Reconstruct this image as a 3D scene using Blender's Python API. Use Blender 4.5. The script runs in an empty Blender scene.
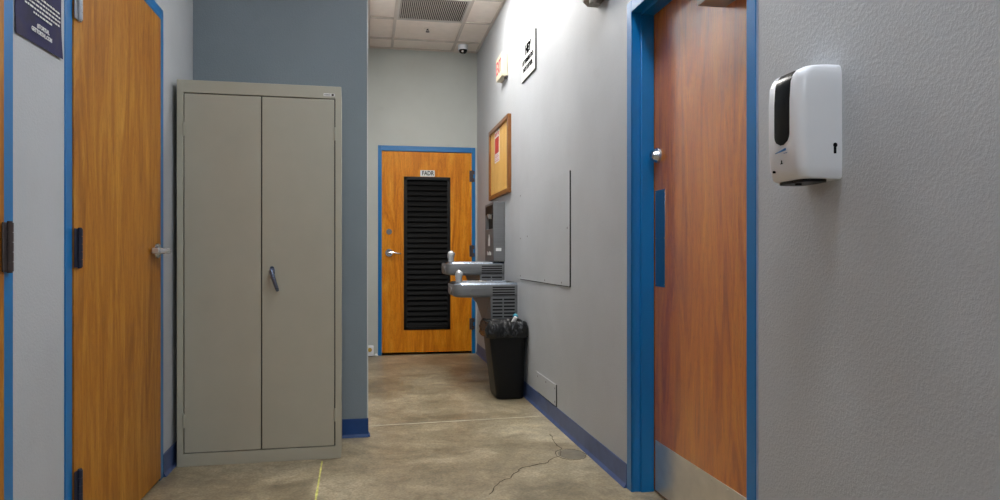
import bpy, bmesh, math, random
from mathutils import Vector, Matrix, noise as mnoise
random.seed(7)
PI = math.pi
SC = bpy.context.scene
COL = SC.collection

# ------------------------------------------------------------------ place (metres)
XW, XL = 1.095, -0.909          # right and left wall faces
YP, YF, YB = 4.04, 7.28, -3.6   # partition face, far wall, wall behind the camera
H = 3.055                       # ceiling
DR0, DR1 = 1.953, 2.895         # right door clear opening
FACE = 0.052                    # steel frame face width
LEAFZ = 2.035

# ------------------------------------------------------------------ colour + materials
def lin(r, g, b):
    f = lambda v: v / 12.92 if v <= 0.04045 else ((v + 0.055) / 1.055) ** 2.4
    return (f(r / 255), f(g / 255), f(b / 255), 1.0)

class NT:
    def __init__(s, name):
        s.m = bpy.data.materials.new(name); s.m.use_nodes = True
        s.n = s.m.node_tree.nodes; s.l = s.m.node_tree.links
        s.b = s.n['Principled BSDF']
        s.tc = s.n.new('ShaderNodeTexCoord')
    def set(s, k, v): s.b.inputs[k].default_value = v
    def node(s, t, **kw):
        n = s.n.new(t)
        for k, v in kw.items(): setattr(n, k, v)
        return n
    def link(s, a, b): s.l.new(a, b)
    def mapping(s, scale=(1, 1, 1), loc=(0, 0, 0), src=None):
        m = s.node('ShaderNodeMapping')
        m.inputs['Scale'].default_value = scale; m.inputs['Location'].default_value = loc
        s.link(src or s.tc.outputs['Object'], m.inputs['Vector']); return m.outputs[0]
    def noise(s, vec, scale, detail=4, rough=.5, dist=0):
        n = s.node('ShaderNodeTexNoise')
        n.inputs['Scale'].default_value = scale; n.inputs['Detail'].default_value = detail
        n.inputs['Roughness'].default_value = rough; n.inputs['Distortion'].default_value = dist
        s.link(vec, n.inputs['Vector']); return n.outputs['Fac']
    def ramp(s, fac, stops):
        r = s.node('ShaderNodeValToRGB'); e = r.color_ramp.elements
        while len(e) < len(stops): e.new(0.5)
        for k, (p, c) in enumerate(stops):
            e[k].position = p; e[k].color = c if len(c) == 4 else (*c, 1)
        s.link(fac, r.inputs[0]); return r.outputs[0]
    def mix(s, fac, a, b, mode='MIX'):
        m = s.node('ShaderNodeMix', data_type='RGBA', blend_type=mode)
        if isinstance(fac, (int, float)): m.inputs[0].default_value = fac
        else: s.link(fac, m.inputs[0])
        for k, v in ((6, a), (7, b)):
            if isinstance(v, tuple): m.inputs[k].default_value = v
            else: s.link(v, m.inputs[k])
        return m.outputs[2]
    def bump(s, h, strength=.3, dist=.002, prev=None):
        b = s.node('ShaderNodeBump'); b.inputs['Strength'].default_value = strength
        b.inputs['Distance'].default_value = dist
        s.link(h, b.inputs['Height'])
        if prev: s.link(prev, b.inputs['Normal'])
        s.link(b.outputs[0], s.b.inputs['Normal']); return b.outputs[0]
    def col(s, c):
        if isinstance(c, tuple): s.b.inputs['Base Color'].default_value = c
        else: s.link(c, s.b.inputs['Base Color'])

def simple(name, rgb, rough=.5, metal=0., vary=.08, vscale=6, bump=None, coat=0):
    t = NT(name); c = lin(*rgb)
    v = t.noise(t.mapping(), vscale, 4, .6)
    dark = tuple(x * (1 - vary) for x in c[:3]) + (1,); lite = tuple(min(1, x * (1 + vary)) for x in c[:3]) + (1,)
    t.col(t.ramp(v, [(.3, dark), (.7, lite)]))
    t.set('Roughness', rough); t.set('Metallic', metal); t.set('Coat Weight', coat)
    if bump: t.bump(t.noise(t.mapping(), bump[0], 3, .5), bump[1], bump[2])
    return t.m

def wall_mat(name, rgb, bump=.35, smudge=True):
    t = NT(name); c = lin(*rgb)
    big = t.noise(t.mapping(), 1.6, 5, .6)
    base = t.ramp(big, [(.3, tuple(x * .93 for x in c[:3])), (.7, tuple(min(1, x * 1.05) for x in c[:3]))])
    if smudge:
        sm = t.noise(t.mapping((1, 1, 1.6)), 5.5, 6, .65, .4)
        fac = t.ramp(sm, [(.60, (0, 0, 0)), (.78, (.22, .22, .22))])
        base = t.mix(fac, base, tuple(x * .72 for x in c[:3]) + (1,))
    t.col(base); t.set('Roughness', .55); t.set('Specular IOR Level', .35)
    a = t.noise(t.mapping(), 140, 3, .55)
    pk = t.ramp(a, [(.40, (0, 0, 0)), (.66, (1, 1, 1))])
    t.bump(pk, bump, .003)
    return t.m

def wood(name, dark, mid, light, rough=.3, coat=.3, seed=0, bumps=.05, crough=.2):
    t = NT(name)
    n1 = t.noise(t.mapping((6, 6, .8), (seed, seed * 2, 0)), 2.2, 6, .65, 1.2)
    n2 = t.noise(t.mapping((70, 70, 2.6), (0, seed, 0)), 3, 5, .7, .3)
    n3 = t.noise(t.mapping((190, 190, 16), (seed, 0, 0)), 2.4, 2, .5)
    c1 = t.ramp(n1, [(.30, lin(*dark)), (.5, lin(*mid)), (.72, lin(*light))])
    c2 = t.ramp(n2, [(.3, (.50, .45, .38)), (.58, (1, 1, 1))])
    c3 = t.ramp(n3, [(.32, (.40, .33, .26)), (.43, (1, 1, 1))])
    c = t.mix(.45, c1, c2, 'MULTIPLY'); c = t.mix(.45, c, c3, 'MULTIPLY')
    t.col(c); t.set('Roughness', rough); t.set('Coat Weight', coat); t.set('Coat Roughness', crough)
    t.bump(n3, bumps, .001)
    return t.m

def metal(name, rgb, rough=.3, aniso=True, along=(2, 2, 120)):
    t = NT(name); t.set('Metallic', 1.0)
    n = t.noise(t.mapping(along), 3, 3, .5)
    c = lin(*rgb)
    t.col(t.ramp(n, [(.3, tuple(x * .82 for x in c[:3])), (.7, c)]))
    r = t.node('ShaderNodeMapRange'); r.inputs['To Min'].default_value = rough * .75; r.inputs['To Max'].default_value = rough * 1.3
    t.link(n, r.inputs['Value']); t.link(r.outputs[0], t.b.inputs['Roughness'])
    return t.m

def dull(name, spec):
    for n_ in M[name].node_tree.nodes:
        if n_.type == 'BSDF_PRINCIPLED': n_.inputs['Specular IOR Level'].default_value = spec
def emit(name, rgb, strength):
    t = NT(name); t.col((.9, .9, .9, 1)); t.set('Emission Color', (*rgb, 1)); t.set('Emission Strength', strength)
    return t.m

M = {}
M['wall'] = wall_mat('painted wall', (187, 190, 194), .19)
M['edge_light'] = simple('painted edge light', (214, 216, 216), .5, vary=.04)  # bright by colour, for the lit side wall seen edge-on
M['wall_far'] = wall_mat('far wall paint', (194, 198, 193), .2)
M['wall_blue'] = wall_mat('partition paint', (130, 141, 149), .2)
M['blue'] = simple('blue enamel', (0, 112, 178), .32, vary=.06, vscale=3, coat=.15, bump=(60, .06, .001))
M['base'] = simple('cove base vinyl', (70, 88, 132), .42, vary=.2, vscale=9)
M['base_blue'] = simple('cove base vinyl royal', (12, 62, 122), .42, vary=.12, vscale=9)
M['wood_l'] = wood('maple veneer', (152, 90, 16), (184, 118, 28), (210, 152, 58), .4, .08, 3)
M['wood_r'] = wood('varnished veneer', (164, 84, 4), (210, 116, 10), (230, 146, 28), .4, .9, 11, .2, .2)
for n_ in M['wood_r'].node_tree.nodes:
    if n_.type == 'BSDF_PRINCIPLED': n_.inputs['Coat IOR'].default_value = 1.8
M['wood_f'] = wood('birch veneer', (200, 112, 10), (230, 142, 20), (244, 172, 50), .42, .04, 21)
M['cab'] = simple('putty enamel', (178, 176, 160), .42, vary=.03, bump=(180, .05, .0008))
M['black'] = simple('black plastic', (9, 10, 12), .42, vary=.1)
M['dark'] = simple('dark void', (8, 8, 8), .8)
M['louver'] = simple('black steel louver', (5, 5, 6), .55, vary=.15)
M['bag'] = simple('black bag film', (7, 7, 9), .24, vary=.1, bump=(26, .8, .016))
M['steel'] = metal('brushed stainless', (132, 133, 135), .42)
for n_ in M['steel'].node_tree.nodes:
    if n_.type == 'BSDF_PRINCIPLED': n_.inputs['Metallic'].default_value = .6
M['steel_v'] = simple('stainless kick plate', (226, 219, 208), .28, .75, vary=.07, vscale=14)
M['plate'] = metal('push plate steel', (190, 190, 190), .16, along=(80, 80, 2))
M['chrome'] = metal('chrome', (205, 206, 208), .12)
M['chrome_l'] = metal('satin chrome', (228, 230, 232), .24)
for n_ in M['chrome_l'].node_tree.nodes:
    if n_.type == 'BSDF_PRINCIPLED': n_.inputs['Metallic'].default_value = .7
M['dchrome'] = metal('dark chrome', (120, 132, 156), .28)
M['hinge'] = simple('hinge bronze', (84, 76, 76), .38, .45, vary=.15, vscale=40)
M['hinge_b'] = simple('hinge blue black', (52, 58, 78), .38, .45, vary=.15, vscale=40)
M['hinge_s'] = simple('hinge steel', (158, 162, 170), .38, .45, vary=.15, vscale=40)
M['white'] = simple('white plastic', (240, 242, 247), .3, vary=.02, coat=.2)
M['cream'] = simple('cream plastic', (226, 216, 186), .45, vary=.04)
M['paper'] = simple('white board', (232, 233, 232), .5, vary=.03)
M['ink'] = simple('black ink', (20, 20, 22), .6)
M['red'] = simple('red ink', (206, 52, 34), .5)
M['sredd'] = simple('exit red', (226, 62, 82), .5)
M['blueink'] = simple('blue ink', (40, 110, 170), .5)
M['caulk'] = simple('caulk paint', (150, 166, 196), .4, vary=.08, vscale=20)
M['tile'] = simple('ceiling tile', (246, 236, 226), .9, vary=.04, vscale=12, bump=(140, .3, .002))
M['tbar'] = simple('ceiling grid paint', (206, 196, 186), .5, vary=.04)
M['grille'] = simple('grille enamel', (206, 200, 194), .5, vary=.04)
M['closer'] = simple('closer aluminium paint', (176, 172, 168), .4, .3)
M['fixture'] = simple('grey fixture plastic', (132, 126, 118), .45, vary=.35, vscale=60)
M['cork'] = wood('board panel', (232, 178, 94), (240, 192, 108), (246, 202, 124), .5, .05, 5)
M['bframe'] = wood('board frame wood', (112, 66, 20), (138, 84, 30), (152, 98, 42), .4, .2, 8)
M['teal'] = simple('teal wrapper', (24, 150, 176), .4)
M['yellow'] = simple('ochre cap', (198, 160, 60), .5)
M['crack'] = simple('crack fill', (88, 80, 66), .9)
M['joint'] = simple('joint line', (214, 208, 186), .8)
M['chalk'] = simple('yellow line', (214, 212, 120), .8, vary=.3, vscale=40)
M['patch'] = simple('floor patch', (122, 114, 98), .55, vary=.2, vscale=18)
M['lampA'] = emit('lit diffuser', (1.0, .975, .93), 21)
M['lampB'] = emit('lit diffuser cool', (.86, .93, 1.0), 36)
M['lampC'] = emit('lit diffuser rear', (.90, .95, 1.0), 16)

dull('louver', .12); dull('black', .3); dull('ink', .0); dull('wood_f', .25); dull('wood_l', .25); dull('wood_r', .2)
def poster_mat():
    t = NT('navy poster print')
    n = t.noise(t.mapping((3, 3, 3)), 2.2, 4, .6, .5)
    t.col(t.ramp(n, [(.3, lin(14, 13, 40)), (.5, lin(22, 22, 76)), (.62, lin(40, 34, 66)), (.8, lin(18, 26, 96))]))
    t.set('Roughness', .55); t.set('Specular IOR Level', .2); return t.m
M['poster'] = poster_mat()

def floor_mat():
    t = NT('sealed concrete')
    o = t.mapping()
    n1 = t.noise(o, 1.5, 8, .62, .7)
    n2 = t.noise(t.mapping((1, 1, 1), (3, 8, 0)), 5.2, 8, .7, .5)
    n3 = t.noise(o, 90, 3, .6)
    n4 = t.noise(t.mapping((1, 1, 1), (11, 2, 0)), 26, 5, .7)
    c = t.ramp(n1, [(.28, lin(122, 111, 90)), (.48, lin(170, 157, 132)), (.68, lin(208, 197, 172))])
    c = t.mix(.85, c, t.ramp(n2, [(.3, (.46, .44, .40)), (.5, (.88, .87, .84)), (.70, (1.25, 1.23, 1.18))]), 'MULTIPLY')
    c = t.mix(.8, c, t.ramp(n3, [(.3, (.62, .60, .56)), (.7, (1.22, 1.22, 1.18))]), 'MULTIPLY')
    c = t.mix(.6, c, t.ramp(n4, [(.3, (.66, .62, .56)), (.55, (1, 1, 1))]), 'MULTIPLY')
    # a rusty stain of its own beside the fountains
    g = t.node('ShaderNodeTexGradient', gradient_type='SPHERICAL')
    t.link(t.mapping((1.9, 1.0, 1), (-.80 * 1.9, -6.1, 0)), g.inputs[0])
    sn = t.node('ShaderNodeMath', operation='MULTIPLY'); t.link(g.outputs['Fac'], sn.inputs[0]); t.link(n2, sn.inputs[1])
    f = t.ramp(sn.outputs[0], [(.10, (0, 0, 0)), (.45, (.75, .75, .75))])
    c = t.mix(f, c, lin(112, 74, 42))
    t.col(c)
    r = t.ramp(n2, [(.3, (.30, .30, .30)), (.7, (.46, .46, .46))])
    t.link(r, t.b.inputs['Roughness'])
    t.bump(n4, .06, .002)
    return t.m
M['floor'] = floor_mat()

# ------------------------------------------------------------------ mesh building
class MB:
    def __init__(s, T=None): s.bm = bmesh.new(); s.T = T
    def _merge(s, b, T=None):
        me = bpy.data.meshes.new('tmp')
        if T is not None: b.transform(T)
        b.to_mesh(me); b.free(); s.bm.from_mesh(me); bpy.data.meshes.remove(me)
        return s
    def box(s, x0, x1, y0, y1, z0, z1, bev=0, seg=2, T=None):
        b = bmesh.new(); bmesh.ops.create_cube(b, size=1)
        for v in b.verts:
            v.co = Vector(((x0 + x1) / 2 + v.co.x * (x1 - x0), (y0 + y1) / 2 + v.co.y * (y1 - y0), (z0 + z1) / 2 + v.co.z * (z1 - z0)))
        if bev: bmesh.ops.bevel(b, geom=list(b.edges), offset=bev, segments=seg, affect='EDGES', profile=.5)
        return s._merge(b, T)
    def cyl(s, p0, p1, r, r2=None, seg=20):
        p0, p1 = Vector(p0), Vector(p1); d = p1 - p0
        b = bmesh.new(); bmesh.ops.create_cone(b, cap_ends=True, segments=seg, radius1=r, radius2=r if r2 is None else r2, depth=d.length)
        return s._merge(b, Matrix.Translation((p0 + p1) / 2) @ d.to_track_quat('Z', 'Y').to_matrix().to_4x4())
    def sphere(s, c, r, sc=(1, 1, 1), seg=20, rings=12):
        b = bmesh.new(); bmesh.ops.create_uvsphere(b, u_segments=seg, v_segments=rings, radius=r)
        return s._merge(b, Matrix.Translation(c) @ Matrix.Diagonal((*sc, 1)))
    def loft(s, rings, close=True, cap0=True, cap1=True):
        b = bmesh.new(); R = [[b.verts.new(p) for p in ring] for ring in rings]
        n = len(rings[0])
        for A, B in zip(R, R[1:]):
            for i in range(n if close else n - 1):
                j = (i + 1) % n; b.faces.new((A[i], A[j], B[j], B[i]))
        if cap0: b.faces.new(R[0])
        if cap1: b.faces.new(list(reversed(R[-1])))
        return s._merge(b)
    def tube(s, pts, r, seg=10):
        pts = [Vector(p) for p in pts]; rings = []
        up = None
        for i, p in enumerate(pts):
            d = (pts[min(i + 1, len(pts) - 1)] - pts[max(i - 1, 0)]).normalized()
            if up is None: up = Vector((0, 0, 1)) if abs(d.z) < .9 else Vector((1, 0, 0))
            a = d.cross(up).normalized(); bb = a.cross(d).normalized(); up = bb
            rr = r[i] if isinstance(r, (list, tuple)) else r
            rings.append([p + (a * math.cos(2 * PI * k / seg) + bb * math.sin(2 * PI * k / seg)) * rr for k in range(seg)])
        return s.loft(rings)
    def prism(s, pts, f0, f1):
        """pts 2-D, f0/f1 map a 2-D point to 3-D at either end"""
        return s.loft([[f0(*p) for p in pts], [f1(*p) for p in pts]])
    def build(s, name, mat, parent=None, angle=21):
        bm = s.bm
        if s.T is not None: bm.transform(s.T)
        bmesh.ops.recalc_face_normals(bm, faces=list(bm.faces))
        xs = [v.co for v in bm.verts]
        if parent is None:
            c = Vector(((min(p.x for p in xs) + max(p.x for p in xs)) / 2, (min(p.y for p in xs) + max(p.y for p in xs)) / 2, min(p.z for p in xs)))
        else:
            r = parent
            while r.parent: r = r.parent
            c = Vector(r['_base'])
        for v in bm.verts: v.co -= c
        me = bpy.data.meshes.new(name); bm.to_mesh(me); bm.free()
        me.materials.append(M[mat] if isinstance(mat, str) else mat)
        for p in me.polygons: p.use_smooth = True
        me.set_sharp_from_angle(angle=math.radians(angle))
        o = bpy.data.objects.new(name, me); COL.objects.link(o)
        if parent is None: o.location = c
        else: o.parent = parent
        return o

ROOTS = []
def thing(name, label, cat, base, rotz=0, group=None):
    o = bpy.data.objects.new(name, None); COL.objects.link(o)
    o.location = base; o.rotation_euler = (0, 0, rotz); o.empty_display_size = .05
    o['_base'] = [float(v) for v in base]; o['label'] = label; o['category'] = cat
    if group: o['group'] = group
    ROOTS.append(o); return o
def struct_root(name, base):
    o = bpy.data.objects.new(name, None); COL.objects.link(o); o.location = base
    o['_base'] = [float(v) for v in base]; o['kind'] = 'structure'; ROOTS.append(o); return o
def tag(o, label, cat, group=None):
    o['label'] = label; o['category'] = cat
    if group: o['group'] = group
    return o
def struct(o): o['kind'] = 'structure'; return o

FONT_MESH = {}
def text_bm(mb, txt, size, T, depth=.0006, width=None, bold=0.0):
    cu = bpy.data.curves.new('txt', 'FONT'); cu.body = txt; cu.size = size; cu.extrude = depth
    cu.align_x = 'CENTER'; cu.align_y = 'CENTER'; cu.offset = bold; cu.resolution_u = 3
    o = bpy.data.objects.new('txt', cu); COL.objects.link(o)
    bpy.context.view_layer.update()
    me = bpy.data.meshes.new_from_object(o.evaluated_get(bpy.context.evaluated_depsgraph_get()))
    bpy.data.objects.remove(o); bpy.data.curves.remove(cu)
    if width:
        w = max(v.co.x for v in me.vertices) - min(v.co.x for v in me.vertices)
        T = T @ Matrix.Diagonal((width / w, 1, 1, 1))
    me.transform(T); mb.bm.from_mesh(me); bpy.data.meshes.remove(me)
    return mb
def frame_T(origin, right, up=(0, 0, 1)):
    r, u = Vector(right), Vector(up); n = r.cross(u)
    m = Matrix((r, u, n)).transposed().to_4x4(); m.translation = Vector(origin); return m
RW = (0, -1, 0)   # reading direction on the right wall
LW = (0, 1, 0)    # ... on the left wall
FW = (1, 0, 0)    # ... on the far wall

def rrect(x0, x1, y0, y1, r, n=5, which=(1, 1, 1, 1)):
    pts = []
    for k, (cx, cy, a) in enumerate(((x1 - r, y1 - r, 0), (x0 + r, y1 - r, 90), (x0 + r, y0 + r, 180), (x1 - r, y0 + r, 270))):
        if which[k]:
            pts += [(cx + r * math.cos(math.radians(a + 90 * i / n)), cy + r * math.sin(math.radians(a + 90 * i / n))) for i in range(n + 1)]
        else:
            pts.append(((x1, y1), (x0, y1), (x0, y0), (x1, y0))[k])
    return pts

# ------------------------------------------------------------------ room shell
b = MB(); b.box(XL - .3, XW + .4, YB - .2, YF + .2, -.12, 0)
floor = struct(b.build('floor', 'floor')); floor['_base'] = list(floor.location)
def strip(pts, w, z=.0008):
    mb = MB(); L, R = [], []
    pts = [Vector((*p, z)) for p in pts]
    for i, p in enumerate(pts):
        d = (pts[min(i + 1, len(pts) - 1)] - pts[max(i - 1, 0)]).normalized(); n = Vector((-d.y, d.x, 0))
        ww = w * (1 if not callable(w) else 1) * random.uniform(.6, 1.3)
        L.append(p + n * ww / 2); R.append(p - n * ww / 2)
    for i in range(len(pts) - 1):
        q = [L[i], L[i + 1], R[i + 1], R[i]]
        mb.loft([[v - Vector((0, 0, z)) for v in q], q])
    return mb
def wander(pts, amp, n):
    out = []
    for (a, c) in zip(pts, pts[1:]):
        for k in range(n):
            t = k / n
            out.append((a[0] + (c[0] - a[0]) * t + random.uniform(-amp, amp), a[1] + (c[1] - a[1]) * t + random.uniform(-amp, amp)))
    out.append(pts[-1]); return out
mb = strip(wander([(.50, 2.98), (.575, 3.13), (.64, 3.20), (.71, 3.32), (.83, 3.37), (.94, 3.49), (.98, 3.60), (.985, 3.75), (1.0, 3.92)], .007, 6), .0042)
struct(mb.build('floor_crack', 'crack', floor))
ring = [(1.0 + .075 * math.cos(a), 3.5 + .10 * math.sin(a)) for a in [2 * PI * k / 22 for k in range(23)]]
struct(strip(wander(ring, .003, 2), .004).build('floor_crack', 'crack', floor))
struct(strip([(.0 + .0475 * k, 4.29 + .0032 * k) for k in range(23)], .010).build('floor_joint', 'joint', floor))
struct(strip([(-.205 - .0007 * k, 2.7 + .045 * k) for k in range(21)], .008).build('floor_marking', 'chalk', floor))
mb = MB(); mb.prism([(1.005 + .068 * math.cos(2 * PI * k / 18), 3.5 + .09 * math.sin(2 * PI * k / 18)) for k in range(18)], lambda x, y: Vector((x, y, 0)), lambda x, y: Vector((x, y, .0005)))
struct(mb.build('floor_patch', 'patch', floor))

T_ = .22
LD = [(2.450, 3.416), (1.05, 2.018)]      # left wall clear openings
mb = MB()
def wall_with_openings(mb, lo, hi, openings, put, top):
    y = lo
    for (a, c) in sorted(openings):
        put(y, a, 0, H); put(a, c, top, H); y = c
    put(y, hi, 0, H)
def put_r(y0, y1, z0, z1): mb.box(XW, XW + T_, y0, y1, z0, z1)
wall_with_openings(mb, YB, YF + .2, [(DR0 - .01, DR1 + .01)], put_r, 2.03)
struct(mb.build('wall_right', 'wall'))
mb = MB()
def put_l(y0, y1, z0, z1): mb.box(XL - T_, XL, y0, y1, z0, z1)
wall_with_openings(mb, YB, YP + .1, LD, put_l, 2.05)
struct(mb.build('wall_left', 'wall'))
mb = MB(); mb.box(XL - T_, -.004, YP, YF + .2, 0, H, .004, 1)
struct(mb.build('wall_partition', 'wall_blue'))
mb = MB(); mb.box(-.1, .135, YF, YF + .2, 0, H); mb.box(1.038, XW + .2, YF, YF + .2, 0, H); mb.box(.135, 1.038, YF, YF + .2, 2.045, H)
struct(mb.build('wall_far', 'wall_far'))
mb = MB(); mb.box(XL - T_, XW + T_, YB - .2, YB, 0, H)
struct(mb.build('wall_back', 'wall'))
# corridor side wall; bright strip on its corner paints in the light it catches
mb = MB(); mb.box(-.0045, .0, YP + .001, YF, 0, H)
struct(mb.build('wall_corridor', 'wall'))
mb = MB(); mb.box(-.0055, .0008, YP - .0012, YP + .01, .105, H - .002)
struct(mb.build('edge_highlight', 'edge_light'))

# suspended ceiling: tile field + visible tee grid
GX = [.233 - .603 * 2, .233 - .603, .233, .836]
GY = [6.95 - .597 * k for k in range(18)]
VENT = (.233, .836, 6.95 - 2 * .597, 6.95 - .597)
LIGHTS = [(.233, .836, GY[3], GY[2], 'lampA'), (.233, .836, GY[5], GY[4], 'lampA'), (.535, .836, GY[10], GY[9], 'lampB'), (.535, .836, GY[8], GY[7], 'lampB'), (.233 - .603, .233, GY[16], GY[14], 'lampC')]  # second lampB panel is an added source, brightening the left wall
mb = MB(); mb.box(XL - T_, XW + T_, YB - .2, YF + .2, H + .012, H + .1)
ceil = struct(mb.build('ceiling', 'tile')); ceil['_base'] = list(ceil.location)
mb = MB()
for x in GX: mb.box(x - .012, x + .012, YB, YF, H - .001, H + .013)
for y in GY: mb.box(XL, XW, y - .012, y + .012, H - .0004, H + .013)
mb.box(XW - .02, XW, YB, YF, H - .002, H + .013); mb.box(-.004, XW, YF - .02, YF, H - .002, H + .013)
mb.box(XL, XL + .02, YB, YP, H - .002, H + .013); mb.box(XL, -.004, YP - .02, YP, H - .002, H + .013); mb.box(-.004, .018, YP, YF, H - .002, H + .013)
struct(mb.build('ceiling_trim', 'tbar', ceil))

# cove base
def base_profile(h=.102):
    return [(0, 0), (.016, 0), (.014, .004), (.006, .016), (.0045, .03), (.0045, h - .003), (.003, h), (0, h)]
def baseboard(name, runs, mat):
    mb = MB()
    for (org, along, out, L) in runs:
        o, a, w = Vector(org), Vector(along), Vector(out)
        mb.prism(base_profile(), lambda p, q: o + w * p + Vector((0, 0, q)), lambda p, q: o + a * L + w * p + Vector((0, 0, q)))
    return struct(mb.build(name, mat))
baseboard('baseboard_right', [((XW, DR1 + FACE + .004, 0), (0, 1, 0), (-1, 0, 0), YF - DR1 - FACE - .004), ((XW, YB, 0), (0, 1, 0), (-1, 0, 0), DR0 - FACE - .004 - YB)], 'base')
baseboard('baseboard_left', [((XL, LD[0][1] + FACE, 0), (0, 1, 0), (1, 0, 0), YP - LD[0][1] - FACE), ((XL, LD[1][1] + FACE, 0), (0, 1, 0), (1, 0, 0), LD[0][0] - LD[1][1] - 2 * FACE), ((XL, YB, 0), (0, 1, 0), (1, 0, 0), LD[1][0] - FACE - YB)], 'base')
baseboard('baseboard_partition', [((XL, YP, 0), (1, 0, 0), (0, -1, 0), -.004 - XL + .006), ((-.004, YP - .005, 0), (0, 1, 0), (1, 0, 0), .07)], 'base_blue')

# ------------------------------------------------------------------ door hardware helpers
# wall frame: u along wall, w out into the hall, z up  ->  world
def mapR(u, w, z): return Vector((XW - w, u, z))
def mapL(u, w, z): return Vector((XL + w, u, z))
def mapF(u, w, z): return Vector((u, YF - w, z))
def ubox(mb, mp, u0, u1, w0, w1, z0, z1, bev=0):
    p, q = mp(u0, w0, z0), mp(u1, w1, z1)
    return mb.box(min(p.x, q.x), max(p.x, q.x), min(p.y, q.y), max(p.y, q.y), min(p.z, q.z), max(p.z, q.z), bev)
def make_frame(root, mp, a, c, top, deep, stop_w, proud=.004, fh=FACE):
    """steel door frame round a clear opening a..c; deep = jamb depth, stop_w = where the stop begins"""
    mb = MB()
    for (u0, u1) in ((a - fh, a), (c, c + fh)): ubox(mb, mp, u0, u1, -.004, proud, 0, top + FACE, .0025)
    ubox(mb, mp, a, c, -.004, proud, top, top + FACE, .003)
    for (u0, u1, s) in ((a - .012, a, 1), (c, c + .012, -1)):
        ubox(mb, mp, u0, u1, -deep, .002, 0, top + .012)
    ubox(mb, mp, a - .012, c + .012, -deep, .002, top, top + .012)
    if stop_w is not None:
        ubox(mb, mp, a - .006, a + .012, -deep, -stop_w, 0, top, .002); ubox(mb, mp, c - .012, c + .006, -deep, -stop_w, 0, top, .002)
        ubox(mb, mp, a, c, -deep, -stop_w, top - .012, top + .006, .002)
    return struct(mb.build('door_frame', 'blue', root))
def make_hinge(root, mp, u, z, side, mat, hh=.115, proud=.016):
    mb = MB(); n = 5
    ubox(mb, mp, u - .028 * (side < 0), u + .028 * (side > 0), .0095, .0125, z - hh / 2, z + hh / 2, .0008)
    ubox(mb, mp, u - .024 * (side > 0), u + .024 * (side < 0), .0095, .0125, z - hh / 2, z - hh / 6); 
    ubox(mb, mp, u - .024 * (side > 0), u + .024 * (side < 0), .0095, .0125, z + hh / 6, z + hh / 2)
    for k in range(n):
        z0 = z - hh / 2 + hh * k / n
        mb.cyl(mp(u, proud, z0 + .0008), mp(u, proud, z0 + hh / n - .0008), .0085, seg=16)
    mb.cyl(mp(u, proud, z - hh / 2 - .003), mp(u, proud, z + hh / 2 + .003), .0062, seg=14)
    h = mb.build('hinge', mat, root); return h

# --- right door (swings away, leaf at the back of the frame)
d3 = struct_root('door_1', (XW, (DR0 + DR1) / 2, 0))
make_frame(d3, mapR, DR0, DR1, 2.023, .094, .037)
mb = MB(); ubox(mb, mapR, DR0 - .008, DR1 + .006, -.142, -.096, .008, 2.03, .002)
struct(mb.build('door_leaf', 'wood_r', d3))
mb = MB(); ubox(mb, mapR, DR0 - .01, DR1 + .01, -.2, -.15, 0, 2.03)
struct(mb.build('door_backing', 'dark', d3))
mb = MB(); ubox(mb, mapR, DR0 + .035, DR1 - .022, -.0965, -.0945, .012, .222, .0006)
for u in [DR0 + .06 + .118 * k for k in range(8)]:
    for z in (.21, .022): mb.cyl(mapR(u, -.0946, z), mapR(u, -.093, z), .004, .0028, 10)
mb.build('kick_plate', 'steel_v', d3)
mb = MB(); ubox(mb, mapR, 2.772, 2.874, -.0965, -.0945, .868, 1.27, .0006)
for u in (2.779, 2.867):
    for z in (.878, 1.069, 1.26): mb.cyl(mapR(u, -.0946, z), mapR(u, -.093, z), .0035, .0025, 10)
mb.build('push_plate', 'plate', d3)
mb = MB(); p = lambda w: mapR(2.842, w, 1.415)
mb.cyl(p(-.097), p(-.086), .033, .031, 28); mb.cyl(p(-.086), p(-.066), .029, .022, 28); mb.cyl(p(-.066), p(-.062), .016, .015, 24)
lk = mb.build('deadbolt', 'chrome', d3)
mb = MB(); mb.box(XW + .0612, XW + .064, 2.8405, 2.8435, 1.408, 1.422); mb.build('keyhole', 'dark', lk)
mb = MB()   # closer body hangs under the head on the push side
prof = [(-.0955, 1.839), (.002, 1.839), (.004, 1.845), (.004, 1.905), (-.004, 1.912), (-.0955, 1.912)]
mb.prism(prof, lambda w, z: mapR(2.272 - (.0 if z < 1.87 else -.006), w, z), lambda w, z: mapR(1.995, w, z))
cl = mb.build('door_closer', 'closer', d3)
mb = MB(); mb.cyl(mapR(2.12, -.05, 1.912), mapR(2.12, -.05, 1.935), .016)
mb.loft([[mapR(2.12 + du, w, z) for du, w in ((-.012, -.05), (.012, -.05), (.012, -.03), (-.012, -.03))] for z in (1.932, 1.94)])
mb.tube([mapR(2.12, -.045, 1.937), mapR(2.3, .02, 1.95), mapR(2.45, .055, 1.96)], .009)
mb.tube([mapR(2.45, .055, 1.965), mapR(2.38, -.0, 1.985), mapR(2.30, -.055, 2.0)], .008)
mb.build('closer_arm', 'closer', cl)

mb = MB(); mb.box(XW - .0016, XW + .001, DR0 - FACE - .008, DR0 - FACE + .001, 0, 2.023 + FACE, .0005)
mb.build('caulk_line', 'caulk', d3)

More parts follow.
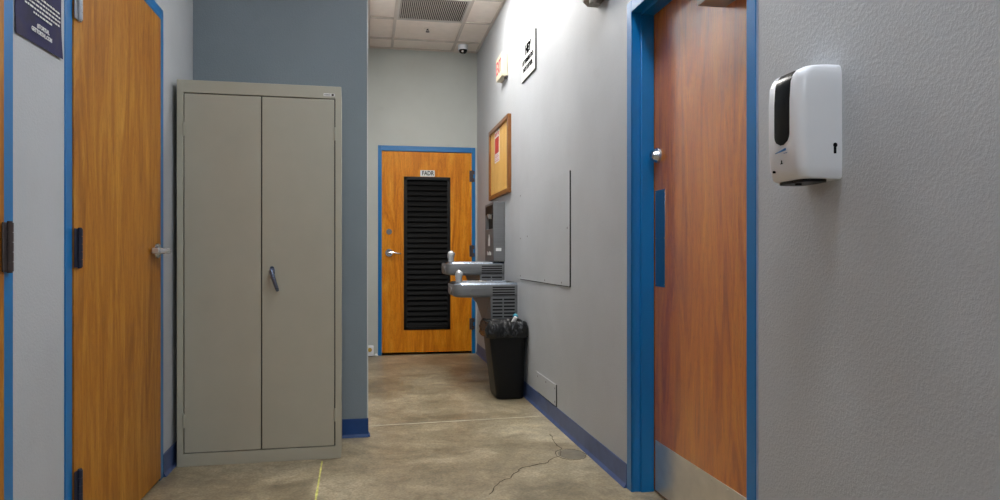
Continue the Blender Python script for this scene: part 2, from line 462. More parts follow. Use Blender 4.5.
# --- left doors (flush, swing into the hall)
def left_door(name, a, c, lever):
    r = struct_root(name, (XL, (a + c) / 2, 0))
    make_frame(r, mapL, a, c, 2.047, .16, .055)
    mb = MB(); ubox(mb, mapL, a + .004, c - .003, -.038, .007, .012, 2.043, .0015)
    struct(mb.build('door_leaf', 'wood_l', r))
    mb = MB(); ubox(mb, mapL, a, c, -.16, -.14, 0, 2.05); struct(mb.build('door_backing', 'dark', r))
    return r
d1 = left_door('door_2', *LD[0], True)
for z, m in ((1.80, 'hinge_s'), (1.022, 'hinge_b'), (.262, 'hinge_b')):
    make_hinge(d1, mapL, LD[0][0] + .026, z, -1, m, .122)
d2 = left_door('door_3', *LD[1], False)
for z in (1.80, 1.02, .25): make_hinge(d2, mapL, LD[1][1] + .006, z, -1, 'hinge', .125)
# lever set of the far left door
uu, zz = 3.352, 1.018
mb = MB(); q = lambda w, u=uu, z=zz: mapL(u, w, z)
mb.cyl(q(.006), q(.014), .034, .032, 28); mb.cyl(q(.014), q(.022), .024, .02, 24)
rs = mb.build('lever_handle', 'chrome', d1)
mb = MB(); mb.cyl(q(.02), q(.062), .0115, .0105, 18)
ubox(mb, mapL, 3.290, 3.362, .040, .064, zz - .011, zz + .011, .005)
ubox(mb, mapL, 3.245, 3.345, .014, .046, zz - .013, zz + .013, .005)
mb.build('lever', 'chrome_l', rs)
mb = MB(); ubox(mb, mapL, 3.31, 3.37, .010, .019, zz + .018, zz + .026, .002); mb.build('thumb_latch', 'chrome_l', rs)

# --- far door with louvre (flush, hinges on its right)
FA, FC = .133, 1.040
df = struct_root('door_4', ((FA + FC) / 2, YF, 0))
make_frame(df, mapF, FA, FC, 2.04, .16, .06, .004, .036)
LV = (.352, .820, .25, 1.785)
mb = MB()
for a in ((FA + .004, LV[0] + .02, .026, 2.034), (LV[1] - .02, FC - .003, .026, 2.034), (LV[0] + .02, LV[1] - .02, .026, LV[2] + .02), (LV[0] + .02, LV[1] - .02, LV[3] - .02, 2.034)):
    ubox(mb, mapF, a[0], a[1], -.038, .006, a[2], a[3])
bmesh.ops.remove_doubles(mb.bm, verts=list(mb.bm.verts), dist=1e-5)
struct(mb.build('door_leaf', 'wood_f', df))
mb = MB(); ubox(mb, mapF, FA, FC, -.16, -.14, 0, 2.04); struct(mb.build('door_backing', 'dark', df))
mb = MB(); fw = .032
for a in ((LV[0], LV[1], LV[2], LV[2] + fw), (LV[0], LV[1], LV[3] - fw, LV[3]), (LV[0], LV[0] + fw, LV[2], LV[3]), (LV[1] - fw, LV[1], LV[2], LV[3])):
    ubox(mb, mapF, a[0], a[1], .002, .014, a[2], a[3], .003)
lf = mb.build('louver_frame', 'black', df)
mb = MB(); n = 28
for k in range(n):   # inverted-V slats
    z = LV[2] + fw + (LV[3] - LV[2] - 2 * fw) * (k + .5) / n; s = .050
    pr = [(.006, z - s * .5), (-.014, z + s * .36), (-.034, z - s * .5), (-.034, z - s * .5 + .004), (-.014, z + s * .36 + .005), (.006, z - s * .5 + .004)]
    mb.prism(pr, lambda w, z_: mapF(LV[0] + .02, w, z_), lambda w, z_: mapF(LV[1] - .02, w, z_))
mb.build('louver_slats', 'louver', df)
mb = MB(); mb.cyl(mapF(.207, .004, 1.232), mapF(.207, .016, 1.232), .029, .027, 28)
mb.build('deadbolt', 'steel', df)
mb = MB(); q = lambda w, u=.207, z=1.022: mapF(u, w, z)
mb.cyl(q(.005), q(.016), .040, .037, 28); mb.cyl(q(.016), q(.026), .026, .02, 24); 
rs = mb.build('lever_handle', 'chrome', df)
mb = MB(); mb.cyl(q(.02), q(.064), .012, .011, 18); mb.tube([q(.06, .198), q(.062, .24, 1.024), q(.06, .30, 1.016), q(.054, .322, 1.012)], [.012, .011, .0095, .008])
mb.build('lever', 'chrome', rs)
for z in (1.80, 1.04, .30): make_hinge(df, mapF, FC + .002, z, -1, 'hinge', .115)

# plate above the louvre
t = thing('door_sign', 'small white plate with black letters FADR above the black louver of the far door', 'sign', (.590, YF - .006, 1.788))
mb = MB(); ubox(mb, mapF, .516, .662, .006, .009, 1.788, 1.852, .001); mb.build('plate', 'paper', t)
mb = MB(); text_bm(mb, 'FADR', .062, frame_T((.592, YF - .0094, 1.820), FW), .0006, .118, .0012); mb.build('lettering', 'ink', t)

# ------------------------------------------------------------------ storage cabinet
CA = math.radians(1.5); CX, CY = -.886, 3.618
cab = thing('storage_cabinet', 'tall putty-grey two-door steel storage cabinet standing against the blue-grey partition', 'cabinet', (CX, CY, 0), CA)
W_, D_, HH = .757, .385, 1.828
x0, y0 = CX, CY
mb = MB()
mb.box(x0, x0 + W_, y0 + .024, y0 + D_, 0, HH, .002)
mb.box(x0, x0 + .029, y0, y0 + .03, 0, HH, .002); mb.box(x0 + W_ - .029, x0 + W_, y0, y0 + .03, 0, HH, .002)
mb.box(x0 + .027, x0 + W_ - .027, y0, y0 + .03, HH - .060, HH, .002); mb.box(x0 + .027, x0 + W_ - .027, y0, y0 + .03, 0, .060, .002)
mb.build('body', 'cab', cab)
xm = x0 + W_ / 2 + .003
mb = MB(); mb.box(x0 + .028, x0 + W_ - .028, y0 + .018, y0 + .0245, .058, HH - .058); mb.build('door_gap', 'dark', cab)
dl = MB().box(x0 + .0335, xm - .0028, y0 + .001, y0 + .0195, .0645, HH - .0645, .0015).build('door', 'cab', cab)
dr = MB().box(xm + .0028, x0 + W_ - .0335, y0 + .001, y0 + .0195, .0645, HH - .0645, .0015).build('door', 'cab', cab)
for xx, sgn in ((x0 + .0305, 1), (x0 + W_ - .0305, -1)):
    for z in (.215, 1.595):
        mb = MB(); mb.cyl((xx, y0 - .002, z - .032), (xx, y0 - .002, z + .032), .0042, seg=12)
        mb.box(xx - .008, xx + .008, y0 - .0022, y0 + .001, z - .03, z + .03, .001); mb.build('hinge', 'cab', cab)
hx, hz = x0 + .431, .918
mb = MB(); mb.prism([(hx + .013 * math.cos(2 * PI * k / 20), hz + .002 + .026 * math.sin(2 * PI * k / 20)) for k in range(20)], lambda x, z: Vector((x, y0 + .001, z)), lambda x, z: Vector((x, y0 - .007, z)))
mb.cyl((hx, y0 - .005, hz), (hx, y0 - .03, hz), .0105, .0095)
hd = mb.build('handle', 'dchrome', dr)
mb = MB(); mb.tube([(hx - .003, y0 - .027, hz + .010), (hx + .004, y0 - .031, hz - .014), (hx + .015, y0 - .034, hz - .05), (hx + .026, y0 - .034, hz - .084), (hx + .029, y0 - .033, hz - .092)], [.0085, .0105, .009, .0085, .006], 12)
mb.build('handle_lever', 'dchrome', hd)
mb = MB(); mb.box(x0 + W_ - .085, x0 + W_ - .031, y0 - .0015, y0 + .001, HH - .049, HH - .036, .0004)
bd = mb.build('badge', 'paper', cab)
mb = MB()
for k in range(5): mb.box(x0 + W_ - .080 + .006 * k, x0 + W_ - .0765 + .006 * k, y0 - .0022, y0 - .001, HH - .0455, HH - .0405)
mb.box(x0 + W_ - .047, x0 + W_ - .036, y0 - .0022, y0 - .001, HH - .047, HH - .038); mb.build('badge_print', 'ink', bd)
cab.location.x = CX

# ------------------------------------------------------------------ poster on the left wall
PY0, PY1, PZ0, PZ1 = 2.082, 2.372, 1.588, 2.0
t = thing('poster', 'dark navy poster with white text on the wall between the two left doors', 'poster', (XL, (PY0 + PY1) / 2, PZ0))
mb = MB(); nU, nV = 10, 12
def curl(u, v): return .0015 + .010 * max(0, .25 - v) ** 1.5 * 4 * (0.3 + abs(u - .3))
rings = []
for off in (0, .0006):
    rings.append([[mapL(PY0 + (PY1 - PY0) * i / nU, curl(i / nU, j / nV) + off, PZ0 + (PZ1 - PZ0) * j / nV + (.006 * (1 - j / nV) * (i / nU - 1))) for i in range(nU + 1)] for j in range(nV + 1)])
bm_ = mb.bm
for ri, R in enumerate(rings):
    V = [[bm_.verts.new(p) for p in row] for row in R]; rings[ri] = V
    for j in range(nV):
        for i in range(nU): bm_.faces.new((V[j][i], V[j][i + 1], V[j + 1][i + 1], V[j + 1][i]))
A, B = rings
edge = [(0, i) for i in range(nU + 1)] + [(j, nU) for j in range(1, nV + 1)] + [(nV, i) for i in range(nU - 1, -1, -1)] + [(j, 0) for j in range(nV - 1, 0, -1)]
for (p, q_) in zip(edge, edge[1:] + edge[:1]): bm_.faces.new((A[p[0]][p[1]], A[q_[0]][q_[1]], B[q_[0]][q_[1]], B[p[0]][p[1]]))
mb.build('hanging_sheet', 'poster', t)
mb = MB()
def words_row(y0_, y1_, z, h):
    y = y0_
    while y < y1_:
        w = random.uniform(.008, .022)
        mb.box(XL + .0045, XL + .0052, y, min(y + w, y1_), z, z + h * random.uniform(.75, 1)); y += w + .0045
for k, (a, c) in enumerate(((.05, .27), (.04, .275), (.035, .275), (.05, .27), (.10, .22))): words_row(PY0 + a, PY0 + c, PZ0 + .128 - .0125 * k, .0058)
mb.build('small_print', 'paper', t); mb = MB()
text_bm(mb, '#TORTAL', .016, frame_T((XL + .0055, PY0 + .160, PZ0 + .050), LW), .0005, .078, .0005)
text_bm(mb, 'GETTORTAL.COM', .016, frame_T((XL + .0055, PY0 + .152, PZ0 + .033), LW), .0005, .128, .0005)
mb.build('lettering', 'paper', t)

# ------------------------------------------------------------------ hand sanitizer dispenser
DY0, DY1, DZ0, DZ1 = 1.523, 1.668, 1.176, 1.450
t = thing('sanitizer_dispenser', 'white wall-mounted hand sanitizer dispenser with dark window beside the right door', 'dispenser', (XW, (DY0 + DY1) / 2, DZ0))
mb = MB()
def ring_at(z, dep, inset):
    y0_, y1_ = DY0 + inset, DY1 - inset
    pts = rrect(0, dep, y0_, y1_, min(.024, dep * .45), 7, (1, 0, 0, 1))
    return [Vector((XW - p[0] - (0.0 if p[0] < dep * .6 else .004 * (1 - ((p[1] - (y0_ + y1_) / 2) / ((y1_ - y0_) / 2)) ** 2)), p[1], z)) for p in pts]
rows = [(DZ0 + .004, .090, .004), (DZ0 + .008, .098, .001), (DZ0 + .03, .106, 0), (DZ0 + .10, .111, 0), (DZ0 + .19, .111, 0), (DZ0 + .236, .108, 0), (DZ0 + .252, .102, .001), (DZ0 + .263, .092, .003), (DZ0 + .270, .076, .007), (DZ0 + .2735, .050, .012)]
mb.loft([ring_at(*r) for r in rows])
mb.build('shell', 'white', t, 50)
mb = MB(); mb.box(XW - .012, XW, DY0 + .004, DY1 - .004, DZ0 + .002, DZ1 - .006, .003); mb.build('back_plate', 'white', t)
mb = MB()   # dark window, follows the shell's curve
cy = (DY0 + DY1) / 2 - .006; ww = .030
def shell_dep(z):
    zs = [(r[0], r[1]) for r in rows]
    for (a, da), (c, dc) in zip(zs, zs[1:]):
        if a <= z <= c: return da + (dc - da) * (z - a) / (c - a)
    return zs[-1][1]
zt, zb = DZ0 + .262, DZ0 + .088
grid = []
nz, ny = 22, 12
for j in range(nz + 1):
    z = zb + (zt - zb) * j / nz
    dz = max(0, (zb + .026 - z)); half = ww * math.sqrt(max(0.0, 1 - (dz / .0262) ** 2)) + .001
    row = []
    for i in range(ny + 1):
        y = cy + half * (2 * i / ny - 1); k = (y - (DY0 + DY1) / 2) / ((DY1 - DY0) / 2)
        row.append((shell_dep(z) + .004 * (1 - k * k), y, z))
    grid.append(row)
V0 = [[mb.bm.verts.new((XW - d - .0008, y, z)) for d, y, z in r] for r in grid]
V1 = [[mb.bm.verts.new((XW - d + .004, y, z)) for d, y, z in r] for r in grid]
for j in range(nz):
    for i in range(ny):
        mb.bm.faces.new((V0[j][i], V0[j][i + 1], V0[j + 1][i + 1], V0[j + 1][i])); mb.bm.faces.new((V1[j][i], V1[j + 1][i], V1[j + 1][i + 1], V1[j][i + 1]))
    for i in (0, ny): mb.bm.faces.new((V0[j][i], V0[j + 1][i], V1[j + 1][i], V1[j][i]))
M['window'] = simple('smoked window', (8, 9, 12), .22, vary=.05); dull('window', .25)
mb.build('window', 'window', t, 50)
mb = MB(); mb.prism(rrect(.02, .088, DY0 + .016, DY1 - .012, .02, 5), lambda d, y: Vector((XW - d, y, DZ0 - .003)), lambda d, y: Vector((XW - d, y, DZ0 + .006)))
mb.cyl((XW - .07, cy, DZ0 - .008), (XW - .07, cy, DZ0), .008); mb.build('nozzle_plate', 'black', t)
mb = MB()
xf = XW - .111 - .004 - .0005
for k in range(9): mb.box(xf - .0002, xf + .001, cy + .022 - .005 * k, cy + .0262 - .005 * k, DZ0 + .0705 + .0004 * k, DZ0 + .0722 + .0009 * k)
mb.box(xf - .0002, xf + .001, cy - .024, cy - .010, DZ0 + .067, DZ0 + .0682); mb.build('logo', 'blueink', t)
mb = MB()
mb.cyl((xf + .003, cy + .040, DZ0 + .028), (xf + .0085, cy + .040, DZ0 + .028), .003, seg=12)
mb.build('sensor_dot', 'ink', t)
mb = MB(); mb.box(xf + .0005, xf + .002, cy - .004, cy + .006, DZ0 + .043, DZ0 + .0445); mb.box(xf + .0005, xf + .002, cy - .0, cy + .002, DZ0 + .0445, DZ0 + .052)
mb.build('symbol', 'ink', t)
mb = MB(); mb.cyl((XW - .018, DY0 - .0006, DZ0 + .082), (XW - .018, DY0 + .002, DZ0 + .082), .0055, seg=16); mb.box(XW - .022, XW - .015, DY0 - .0006, DY0 + .002, DZ0 + .062, DZ0 + .081, .0006); mb.build('keyhole', 'ink', t)

# ------------------------------------------------------------------ access panels
def panel(name, label, y0_, y1_, z0, z1, screws, g=.006, mat='wall'):
    r = thing(name, label, 'panel', (XW, (y0_ + y1_) / 2, z0))
    MB().box(XW - .006, XW, y0_, y1_, z0, z1, .001).build('cover', mat, r)
    for (y, z) in screws: MB().cyl((XW - .0055, y, z), (XW - .0073, y, z), .007, .005, 10).build('screw', 'hinge', r)
    mb = MB()
    mb.box(XW - .0055, XW, y0_ - g, y0_, z0 - g * .4, z1 + g * .4)
    mb.box(XW - .003, XW, y0_, y1_, z0 - .004, z0)
    mb.build('panel_gap', 'dark', r)  # dark strips laid along two edges as the cover's gap
    return r
panel('access_panel', 'large flush grey access panel screwed to the right wall above the low plate', 3.834, 5.157, .826, 1.462, [(3.88, 1.15), (5.13, 1.43), (5.13, 1.12), (5.13, .85), (4.9, 1.13), (4.4, .842), (4.0, .842)])
panel('access_panel', 'small painted metal cover plate low on right wall just above the blue baseboard', 4.125, 4.62, .108, .234, [(4.15, .21), (4.37, .21), (4.59, .21), (4.15, .13)], .003)

# ------------------------------------------------------------------ notice board + flyer
BY0, BY1, BZ0, BZ1 = 5.50, 6.40, 1.487, 2.10
t = thing('notice_board', 'wood-framed tan notice board on the right wall above the bottle filler', 'notice board', (XW, 6.0, BZ0))
MB().box(XW - .014, XW, BY0 + .01, BY1 - .01, BZ0 + .01, BZ1 - .01).build('panel', 'cork', t)
mb = MB(); f = .036
for a in ((BY0, BY1, BZ0, BZ0 + f), (BY0, BY1, BZ1 - f, BZ1), (BY0, BY0 + f, BZ0 + f, BZ1 - f), (BY1 - f, BY1, BZ0 + f, BZ1 - f)): mb.box(XW - .03, XW, *a, .003)
mb.build('frame', 'bframe', t)
t = thing('flyer', 'white flyer with a red block pinned to the tan notice board', 'flyer', (XW - .0145, 6.05, 1.79))
MB().box(XW - .0162, XW - .0142, 5.94, 6.155, 1.79, 2.06, .0004).build('sheet', 'paper', t)
mb = MB(); mb.box(XW - .0168, XW - .0158, 5.955, 6.14, 1.865, 2.0)
for k in range(3): mb.box(XW - .0168, XW - .0158, 5.96 + .07 * k, 6.0 + .07 * k, 2.015, 2.045)
mb.build('red_block', 'red', t)
mb = MB()
for k in range(4):
    for j in range(4): mb.box(XW - .0172, XW - .0158, 5.965 + .045 * j + .01 * (k % 2), 5.992 + .045 * j, 1.80 + .016 * k, 1.808 + .016 * k)
mb.build('print', 'red', t)

# ------------------------------------------------------------------ exit sign, HEY sign, grey fixture
EX = XW - .052
t = thing('exit_sign', 'cream box exit sign with red letters on right wall near the ceiling', 'sign', (XW, 5.76, 2.425))
MB().box(EX, XW, 5.636, 5.885, 2.425, 2.612, .008).build('housing', 'cream', t)
mb = MB(); text_bm(mb, 'EXIT', .15, frame_T((EX - .001, 5.760, 2.518), RW), .001, .205, .002); mb.build('lettering', 'sredd', t)
mb = MB(); mb.box(XW - .02, XW, 5.63, 5.70, 2.412, 2.427, .002); mb.build('mount_clip', 'hinge', t)

t = thing('wall_sign', 'white notice headed HEY with black text high on right wall above the access panel', 'sign', (XW, 4.86, 2.235))
MB().box(XW - .012, XW - .008, 4.650, 5.071, 2.235, 2.492, .001).build('face', 'paper', t)
MB().box(XW - .0085, XW, 4.644, 5.076, 2.230, 2.4965, .001).build('backing', 'black', t)
mb = MB()
text_bm(mb, 'HEY', .085, frame_T((XW - .0126, 4.85, 2.425), RW), .0015, .18, .005)
text_bm(mb, 'LITTERERS DO', .042, frame_T((XW - .0126, 4.86, 2.352), RW), .0015, .34, .0018)
text_bm(mb, 'NOT LITTER', .042, frame_T((XW - .0126, 4.86, 2.300), RW), .0015, .29, .0018)
mb.build('lettering', 'ink', t)

t = thing('emergency_light', 'grey speckled light fixture on the wall just beyond the blue frame of right door', 'light fixture', (XW, 3.33, 2.19))
mb = MB()
prof = [(0, 2.20), (.05, 2.20), (.075, 2.222), (.08, 2.42), (0, 2.42)]
mb.prism(prof, lambda d, z: Vector((XW - d, 3.17, z)), lambda d, z: Vector((XW - d, 3.36, z)))
mb.build('housing', 'fixture', t)
for y in (3.26,):
    mb = MB(); mb.cyl((XW - .04, y, 2.215), (XW - .045, y, 2.178), .034, .026); mb.build('lamp_head', 'fixture', t)
MB().box(XW - .006, XW, 3.16, 3.37, 2.21, 2.43, .002).build('mount_plate', 'fixture', t)

# ------------------------------------------------------------------ drinking fountains
def fountain(name, label, y0_, z0, filler):
    y1_ = y0_ + .452; ym = (y0_ + y1_) / 2
    r = thing(name, label, 'drinking fountain', (XW, ym, z0 - .24))
    xf = .620
    def ol(inx, z):   # plan outline with rounded front corners
        pts = rrect(xf + inx, XW, y0_ + inx * .35, y1_ - inx * .35, .06, 8, (0, 1, 1, 0))
        return [Vector((p[0], p[1], z)) for p in pts]
    mb = MB()
    mb.loft([ol(.05, z0), ol(.016, z0 + .003), ol(.004, z0 + .012), ol(.0, z0 + .026), ol(.0, z0 + .088), ol(.004, z0 + .094)])
    mb.build('basin', 'steel', r, 40)
    mb = MB()
    mb.loft([ol(.004, z0 + .094), ol(.012, z0 + .104), ol(.03, z0 + .109)], True, True, False)
    bo = [ol(.03, z0 + .109), ol(.045, z0 + .109)]
    mb.loft(bo, True, False, False)
    mb.loft([ol(.045, z0 + .109), ol(.065, z0 + .10), ol(.11, z0 + .092)], True, False, True)
    dk = mb.build('basin_top', 'steel_b', r, 40)
    mb = MB(); mb.cyl((.80, ym, z0 + .0925), (.80, ym, z0 + .0955), .03); mb.build('drain', 'chrome', dk)
    # bubbler
    mb = MB(); bx, by = .672, y0_ + .12
    mb.cyl((bx, by, z0 + .098), (bx, by, z0 + .118), .024, .019)
    mb.tube([(bx, by, z0 + .112), (bx - .003, by, z0 + .135), (bx - .002, by, z0 + .160), (bx + .004, by, z0 + .180), (bx + .010, by, z0 + .192), (bx + .014, by, z0 + .197)], [.024, .025, .029, .030, .023, .008], 16)
    mb.build('bubbler', 'chrome_l', r, 60)
    # push bars
    mb = MB()
    for k, m in enumerate((0, 1)):
        pass
    mb.prism(rrect(.738, .872, z0 + .018, z0 + .068, .024, 6), lambda x, z: Vector((x, y0_ - .005, z)), lambda x, z: Vector((x, y0_ + .01, z)))
    mb.build('push_bar', 'steel', r)
    mb = MB(); mb.prism(rrect(ym - .10, ym + .10, z0 + .022, z0 + .072, .024, 6), lambda y, z: Vector((xf - .006, y, z)), lambda y, z: Vector((xf + .01, y, z)))
    mb.build('push_bar', 'steel', r)
    # cabinet below
    mb = MB(); zb = z0 - .235
    lo = [Vector(p) for p in ((.895, y0_ + .002, zb), (XW, y0_ + .002, zb), (XW, y1_ - .002, zb), (.91, y1_ - .002, zb))]
    hi = [Vector(p) for p in ((.893, y0_ + .002, z0 + .004), (XW, y0_ + .002, z0 + .004), (XW, y1_ - .002, z0 + .004), (.83, y1_ - .002, z0 + .004))]
    mb.loft([lo, hi]); mb.build('cabinet', 'steel', r)
    mb = MB()
    for k in range(4): mb.box(.907, 1.075, y0_ - .0012, y0_ + .003, z0 + .014 + .0185 * k, z0 + .024 + .0185 * k, .001)
    for k in range(8):
        for (a, c) in ((.907, .982), (.992, 1.075)): mb.box(a, c, y0_ + .0005, y0_ + .004, z0 - .022 - .0255 * k, z0 - .010 - .0255 * k, .001)
    mb.build('vent_slots', 'dark', r)
    if filler:
        fx, fy0, fy1, fz0, fz1 = 1.0, 5.765, 6.19, z0 + .112, z0 + .597
        mb = MB()
        mb.box(fx + .045, XW, fy0 + .003, fy1 - .003, fz0 + .003, fz1 - .003)
        mb.box(fx, XW - .0, fy0, fy0 + .03, fz0, fz1, .004); mb.box(fx, XW - .01, fy1 - .03, fy1, fz0, fz1, .004)
        mb.box(fx, XW - .01, fy0 + .02, fy1 - .02, fz0, fz0 + .27, .003)
        mb.box(fx, XW - .01, fy0 + .02, fy1 - .02, fz1 - .022, fz1, .003)
        mb.build('bottle_filler', 'steel', r)
        mb = MB(); mb.box(fx - .001, fx + .05, fy0 + .03, fy1 - .03, fz1 - .095, fz1 - .02, .004); mb.build('filler_visor', 'black', r)
        mb = MB(); mb.box(fx + .028, fx + .046, fy0 + .03, fy1 - .03, fz0 + .27, fz1 - .095); mb.build('filler_alcove', 'dark', r)
        mb = MB(); mb.cyl((fx + .02, (fy0 + fy1) / 2, fz1 - .13), (fx + .02, (fy0 + fy1) / 2, fz1 - .09), .03, .04); mb.build('filler_nozzle', 'chrome', r)
        mb = MB(); yy = (fy0 + fy1) / 2
        mb.prism([(yy - .04, fz0 + .13), (yy + .04, fz0 + .13), (yy + .04, fz0 + .18), (yy + .016, fz0 + .205), (yy + .016, fz0 + .225), (yy - .016, fz0 + .225), (yy - .016, fz0 + .205), (yy - .04, fz0 + .18)], lambda y, z: Vector((fx - .001, y, z)), lambda y, z: Vector((fx + .002, y, z)))
        mb.build('bottle_symbol', 'paper', r); mb = MB()
        for k in range(4): mb.box(fx - .001, fx + .002, yy - .09 + .05 * k, yy - .06 + .05 * k, fz0 + .05, fz0 + .075 + .01 * (k % 2))
        mb.build('filler_print', 'paper', r)
        MB().box(fx + .02, XW - .03, fy0 - .001, fy0 + .002, fz0 + .085, fz0 + .11).build('side_label', 'paper', r)
    return r
M['steel_b'] = metal('polished basin top', (176, 186, 200), .2, along=(40, 2, 2))
M['steel_d'] = metal('push bar steel', (140, 142, 145), .34, along=(60, 60, 2))
M['fglass'] = simple('filler visor', (18, 18, 20), .2, vary=.2)
fountain('drinking_fountain', 'lower stainless wall drinking fountain hanging above the black waste bin', 5.265, .686, False)
fountain('drinking_fountain', 'higher stainless drinking fountain with bottle filler panel, nearest the far door', 5.785, .835, True)

# ------------------------------------------------------------------ waste bin, liner, litter
def rr3(xa, xb, ya, yb, r, z, n=6): return [Vector((p[0], p[1], z)) for p in rrect(xa, xb, ya, yb, r, n)]
BYA, BYB = 4.885, 5.215
t = thing('waste_bin', 'black tapered plastic waste bin below the lower drinking fountain', 'waste bin', (.975, 5.04, 0))
mb = MB()
def binring(z, k=0):
    s = z / .50
    return rr3(.874 - .060 * s + k, 1.068 + .012 * s - k, BYA + .012 - .012 * s + k, BYB - .03 + .02 * s - k, .035, z)
mb.loft([binring(0, .012), binring(.006, .003), binring(.02), binring(.25), binring(.488)], True, True, False)
mb.loft([binring(.488), binring(.488, .004), binring(.03, .006)], True, False, True)
mb.build('body', 'black', t, 40)
mb = MB(); mb.loft([binring(.475, -.006), binring(.496, -.008), binring(.496, .004), binring(.475, .004)], True, False, False)
mb.build('rim', 'black', t, 50)
mb = MB(); n = 96
def crump(z, k, amp, seed):
    base = binring(min(z, .5), k); out = []
    m = len(base)
    # resample
    for i in range(n):
        f_ = i / n * m; a, c = base[int(f_) % m], base[(int(f_) + 1) % m]; p = a.lerp(c, f_ - int(f_)); p.z = z
        d = (p - Vector((.955, 5.04, z))); d.z = 0; d.normalize()
        q_ = mnoise.noise(Vector((p.x * 26, p.y * 26, z * 16 + seed))) + .5 * mnoise.noise(Vector((p.x * 60, p.y * 60, z * 40 + seed)))
        p = p + d * amp * q_; p.z += amp * 1.1 * mnoise.noise(Vector((p.x * 22 + 5, p.y * 22, seed * 3)))
        p.x = min(p.x, XW - .004)
        out.append(p)
    return out
mb.loft([crump(0.430, -.023, .009, 1), crump(0.442, -.024, .010, 2), crump(0.465, -.023, .010, 3), crump(0.490, -.021, .010, 4), crump(0.512, -.012, .010, 5), crump(0.530, -.006, .008, 6), crump(0.535, .004, .010, 6.5), crump(0.520, .016, .014, 7), crump(0.495, .028, .02, 8), crump(0.470, .05, .02, 9), crump(0.460, .085, .02, 10)], True, False, True)
tag(mb.build('bin_liner', 'bag', None, 70), 'crumpled shiny black plastic liner folded over the rim of the waste bin', 'bin liner')
mb = MB(); mb.tube([(.975, 5.03, .468), (1.0, 5.0, .515), (1.018, 4.98, .552), (1.024, 4.975, .564)], [.009, .012, .014, .012], 12)
tag(mb.build('paper_roll', 'paper'), 'pale rolled paper scrap poking out of the black bin liner', 'litter')
mb = MB(); mb.loft([[Vector((1.035 + .022 * math.cos(2 * PI * k / 9) * f_ + .004 * random.random(), 5.06 + .022 * math.sin(2 * PI * k / 9) * f_, z + .006 * random.random())) for k in range(9)] for f_, z in ((.3, .548), (.8, .553), (.9, .563), (.6, .573), (.2, .576))])
tag(mb.build('crumpled_wrapper', 'teal', None, 20), 'crumpled teal wrapper at the back corner of the black bin liner', 'litter')

# ------------------------------------------------------------------ small white box beside the far door
t = thing('white_box', 'small white box with round ochre spot on floor left of the far door', 'box', (.01, YF - .03, 0))
MB().box(-.003 - .07, .055, YF - .062, YF - .002, .004, .104, .006).build('case', 'white', t)
MB().cyl((.018, YF - .062, .066), (.018, YF - .068, .066), .021, .019).build('cap', 'yellow', t)
mb = MB(); mb.box(-.06, .045, YF - .055, YF - .01, 0, .005); mb.build('foot', 'dark', t)
mb = MB(); mb.loft([[Vector((.078 + .022 * math.cos(2 * PI * k / 8) * f_ + .005 * random.random(), YF - .035 + .02 * math.sin(2 * PI * k / 8) * f_, z)) for k in range(8)] for f_, z in ((.6, 0), (1, .006), (.8, .016), (.3, .024))])
tag(mb.build('paper_scrap', 'paper', None, 20), 'tiny pale crumpled scrap on floor at the foot of the far door frame', 'litter')

# ------------------------------------------------------------------ on the ceiling
t = thing('air_vent', 'square white egg-crate return air vent in the corridor ceiling', 'vent', ((VENT[0] + VENT[1]) / 2, (VENT[2] + VENT[3]) / 2, H - .008))
mb = MB(); a0, a1, c0, c1 = VENT; w = .03
mb.box(a0 + .012, a1 - .012, c0 + .012, c0 + w, H - .008, H + .01, .002); mb.box(a0 + .012, a1 - .012, c1 - w, c1 - .012, H - .008, H + .01, .002)
mb.box(a0 + .012, a0 + w, c0 + w, c1 - w, H - .008, H + .01, .002); mb.box(a1 - w, a1 - .012, c0 + w, c1 - w, H - .008, H + .01, .002)
mb.build('frame', 'grille', t)
mb = MB()
for k in range(34):
    x = a0 + w + (a1 - a0 - 2 * w) * (k + .5) / 34
    mb.loft([[Vector((x - .0055, yy, H - .006)), Vector((x - .001, yy, H - .006)), Vector((x + .0045, yy, H + .004)), Vector((x + .000, yy, H + .004))] for yy in (c0 + w, c1 - w)])
mb.build('grille', 'grille', t)
MB().box(a0 + w, a1 - w, c0 + w, c1 - w, H + .005, H + .0115).build('duct_backing', 'dark', t)

t = thing('security_camera', 'small white dome camera with dark lens under the ceiling above the far door', 'camera', (.915, 7.02, H - .09))
MB().cyl((.915, 7.02, H), (.915, 7.02, H - .048), .050, .048, 32).build('base', 'white', t)
mb = MB(); mb.sphere((.915, 7.02, H - .048), .042, (1, 1, .95)); mb.build('dome', 'window', t, 60)
mb = MB(); mb.cyl((.905, 6.985, H - .066), (.905, 6.972, H - .072), .012, .011); mb.build('lens', 'chrome', t)

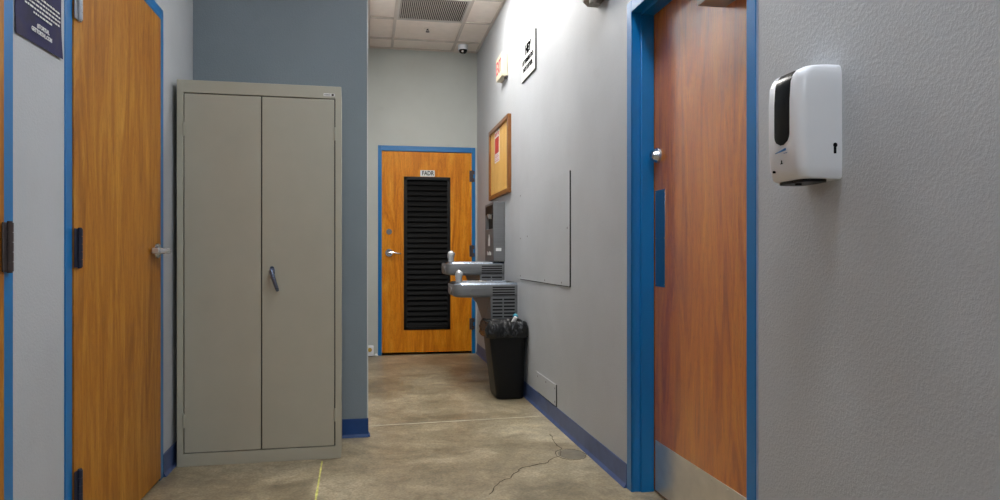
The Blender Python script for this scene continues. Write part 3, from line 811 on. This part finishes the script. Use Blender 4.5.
t = thing('sprinkler_head', 'small metal sprinkler head hanging from ceiling tile beside the vent', 'sprinkler', (.535, 6.60, H - .045))
mb = MB(); mb.cyl((.535, 6.60, H + .012), (.535, 6.60, H + .006), .034, .03, 24); mb.build('escutcheon', 'tile', t)
mb = MB(); mb.cyl((.535, 6.60, H + .008), (.535, 6.60, H - .004), .008)
for sg in (-1, 1): mb.tube([(.535 + sg * .007, 6.6, H - .002), (.535 + sg * .012, 6.6, H - .010), (.535 + sg * .003, 6.6, H - .019)], .0022, 8)
mb.build('body', 'hinge', t)
mb = MB(); mb.cyl((.535, 6.60, H - .018), (.535, 6.60, H - .020), .018, .018, 16); mb.build('deflector', 'hinge', t)

lbl = ['lit square ceiling light panel beside the air vent', 'lit square ceiling light panel over the corridor entrance past the cabinet', 'narrow lit ceiling light panel above the sanitizer dispenser', 'narrow ceiling light panel added before the right door to brighten the left side', 'lit ceiling light panel at the end of the hall behind the viewer']
for (xa, xb, ya, yb, m), lb in zip(LIGHTS, lbl):
    ya, yb = min(ya, yb), max(ya, yb)
    t = thing('ceiling_light', lb, 'ceiling light', ((xa + xb) / 2, (ya + yb) / 2, H - .006))
    mb = MB(); w = .035
    for a in ((xa + .012, xb - .012, ya + .012, ya + w), (xa + .012, xb - .012, yb - w, yb - .012), (xa + .012, xa + w, ya + w, yb - w), (xb - w, xb - .012, ya + w, yb - w)): mb.box(*a, H - .006, H + .01, .002)
    mb.build('frame', 'grille', t)
    MB().box(xa + w, xb - w, ya + w, yb - w, H + .0095 - (.022 if m == 'lampA' else .0085), H + .0095, .004).build('diffuser', m, t)

for o in ROOTS + [floor, ceil]:
    if '_base' in o: del o['_base']

# ------------------------------------------------------------------ camera, world, view
cam = bpy.data.cameras.new('camera'); co = bpy.data.objects.new('camera', cam); COL.objects.link(co)
F_ = 722.0; yaw = math.atan(132 / F_)
cam.sensor_width = 36; cam.lens = F_ / 1000 * 36; cam.shift_y = .005; cam.clip_start = .02
co.location = (0, 0, 1.0); co.rotation_euler = (PI / 2, 0, -yaw)
SC.camera = co
w = bpy.data.worlds.new('world'); SC.world = w; w.use_nodes = True
w.node_tree.nodes['Background'].inputs[0].default_value = (.5, .55, .6, 1); w.node_tree.nodes['Background'].inputs[1].default_value = .1
SC.view_settings.view_transform = 'Standard'; SC.view_settings.look = 'None'
SC.view_settings.exposure = .4; SC.view_settings.gamma = 1; SC.view_settings.use_curve_mapping = False
SC.cycles.max_bounces = 8; SC.cycles.diffuse_bounces = 5
SC.cycles.sample_clamp_indirect = 6
SC.cycles.use_denoising = True
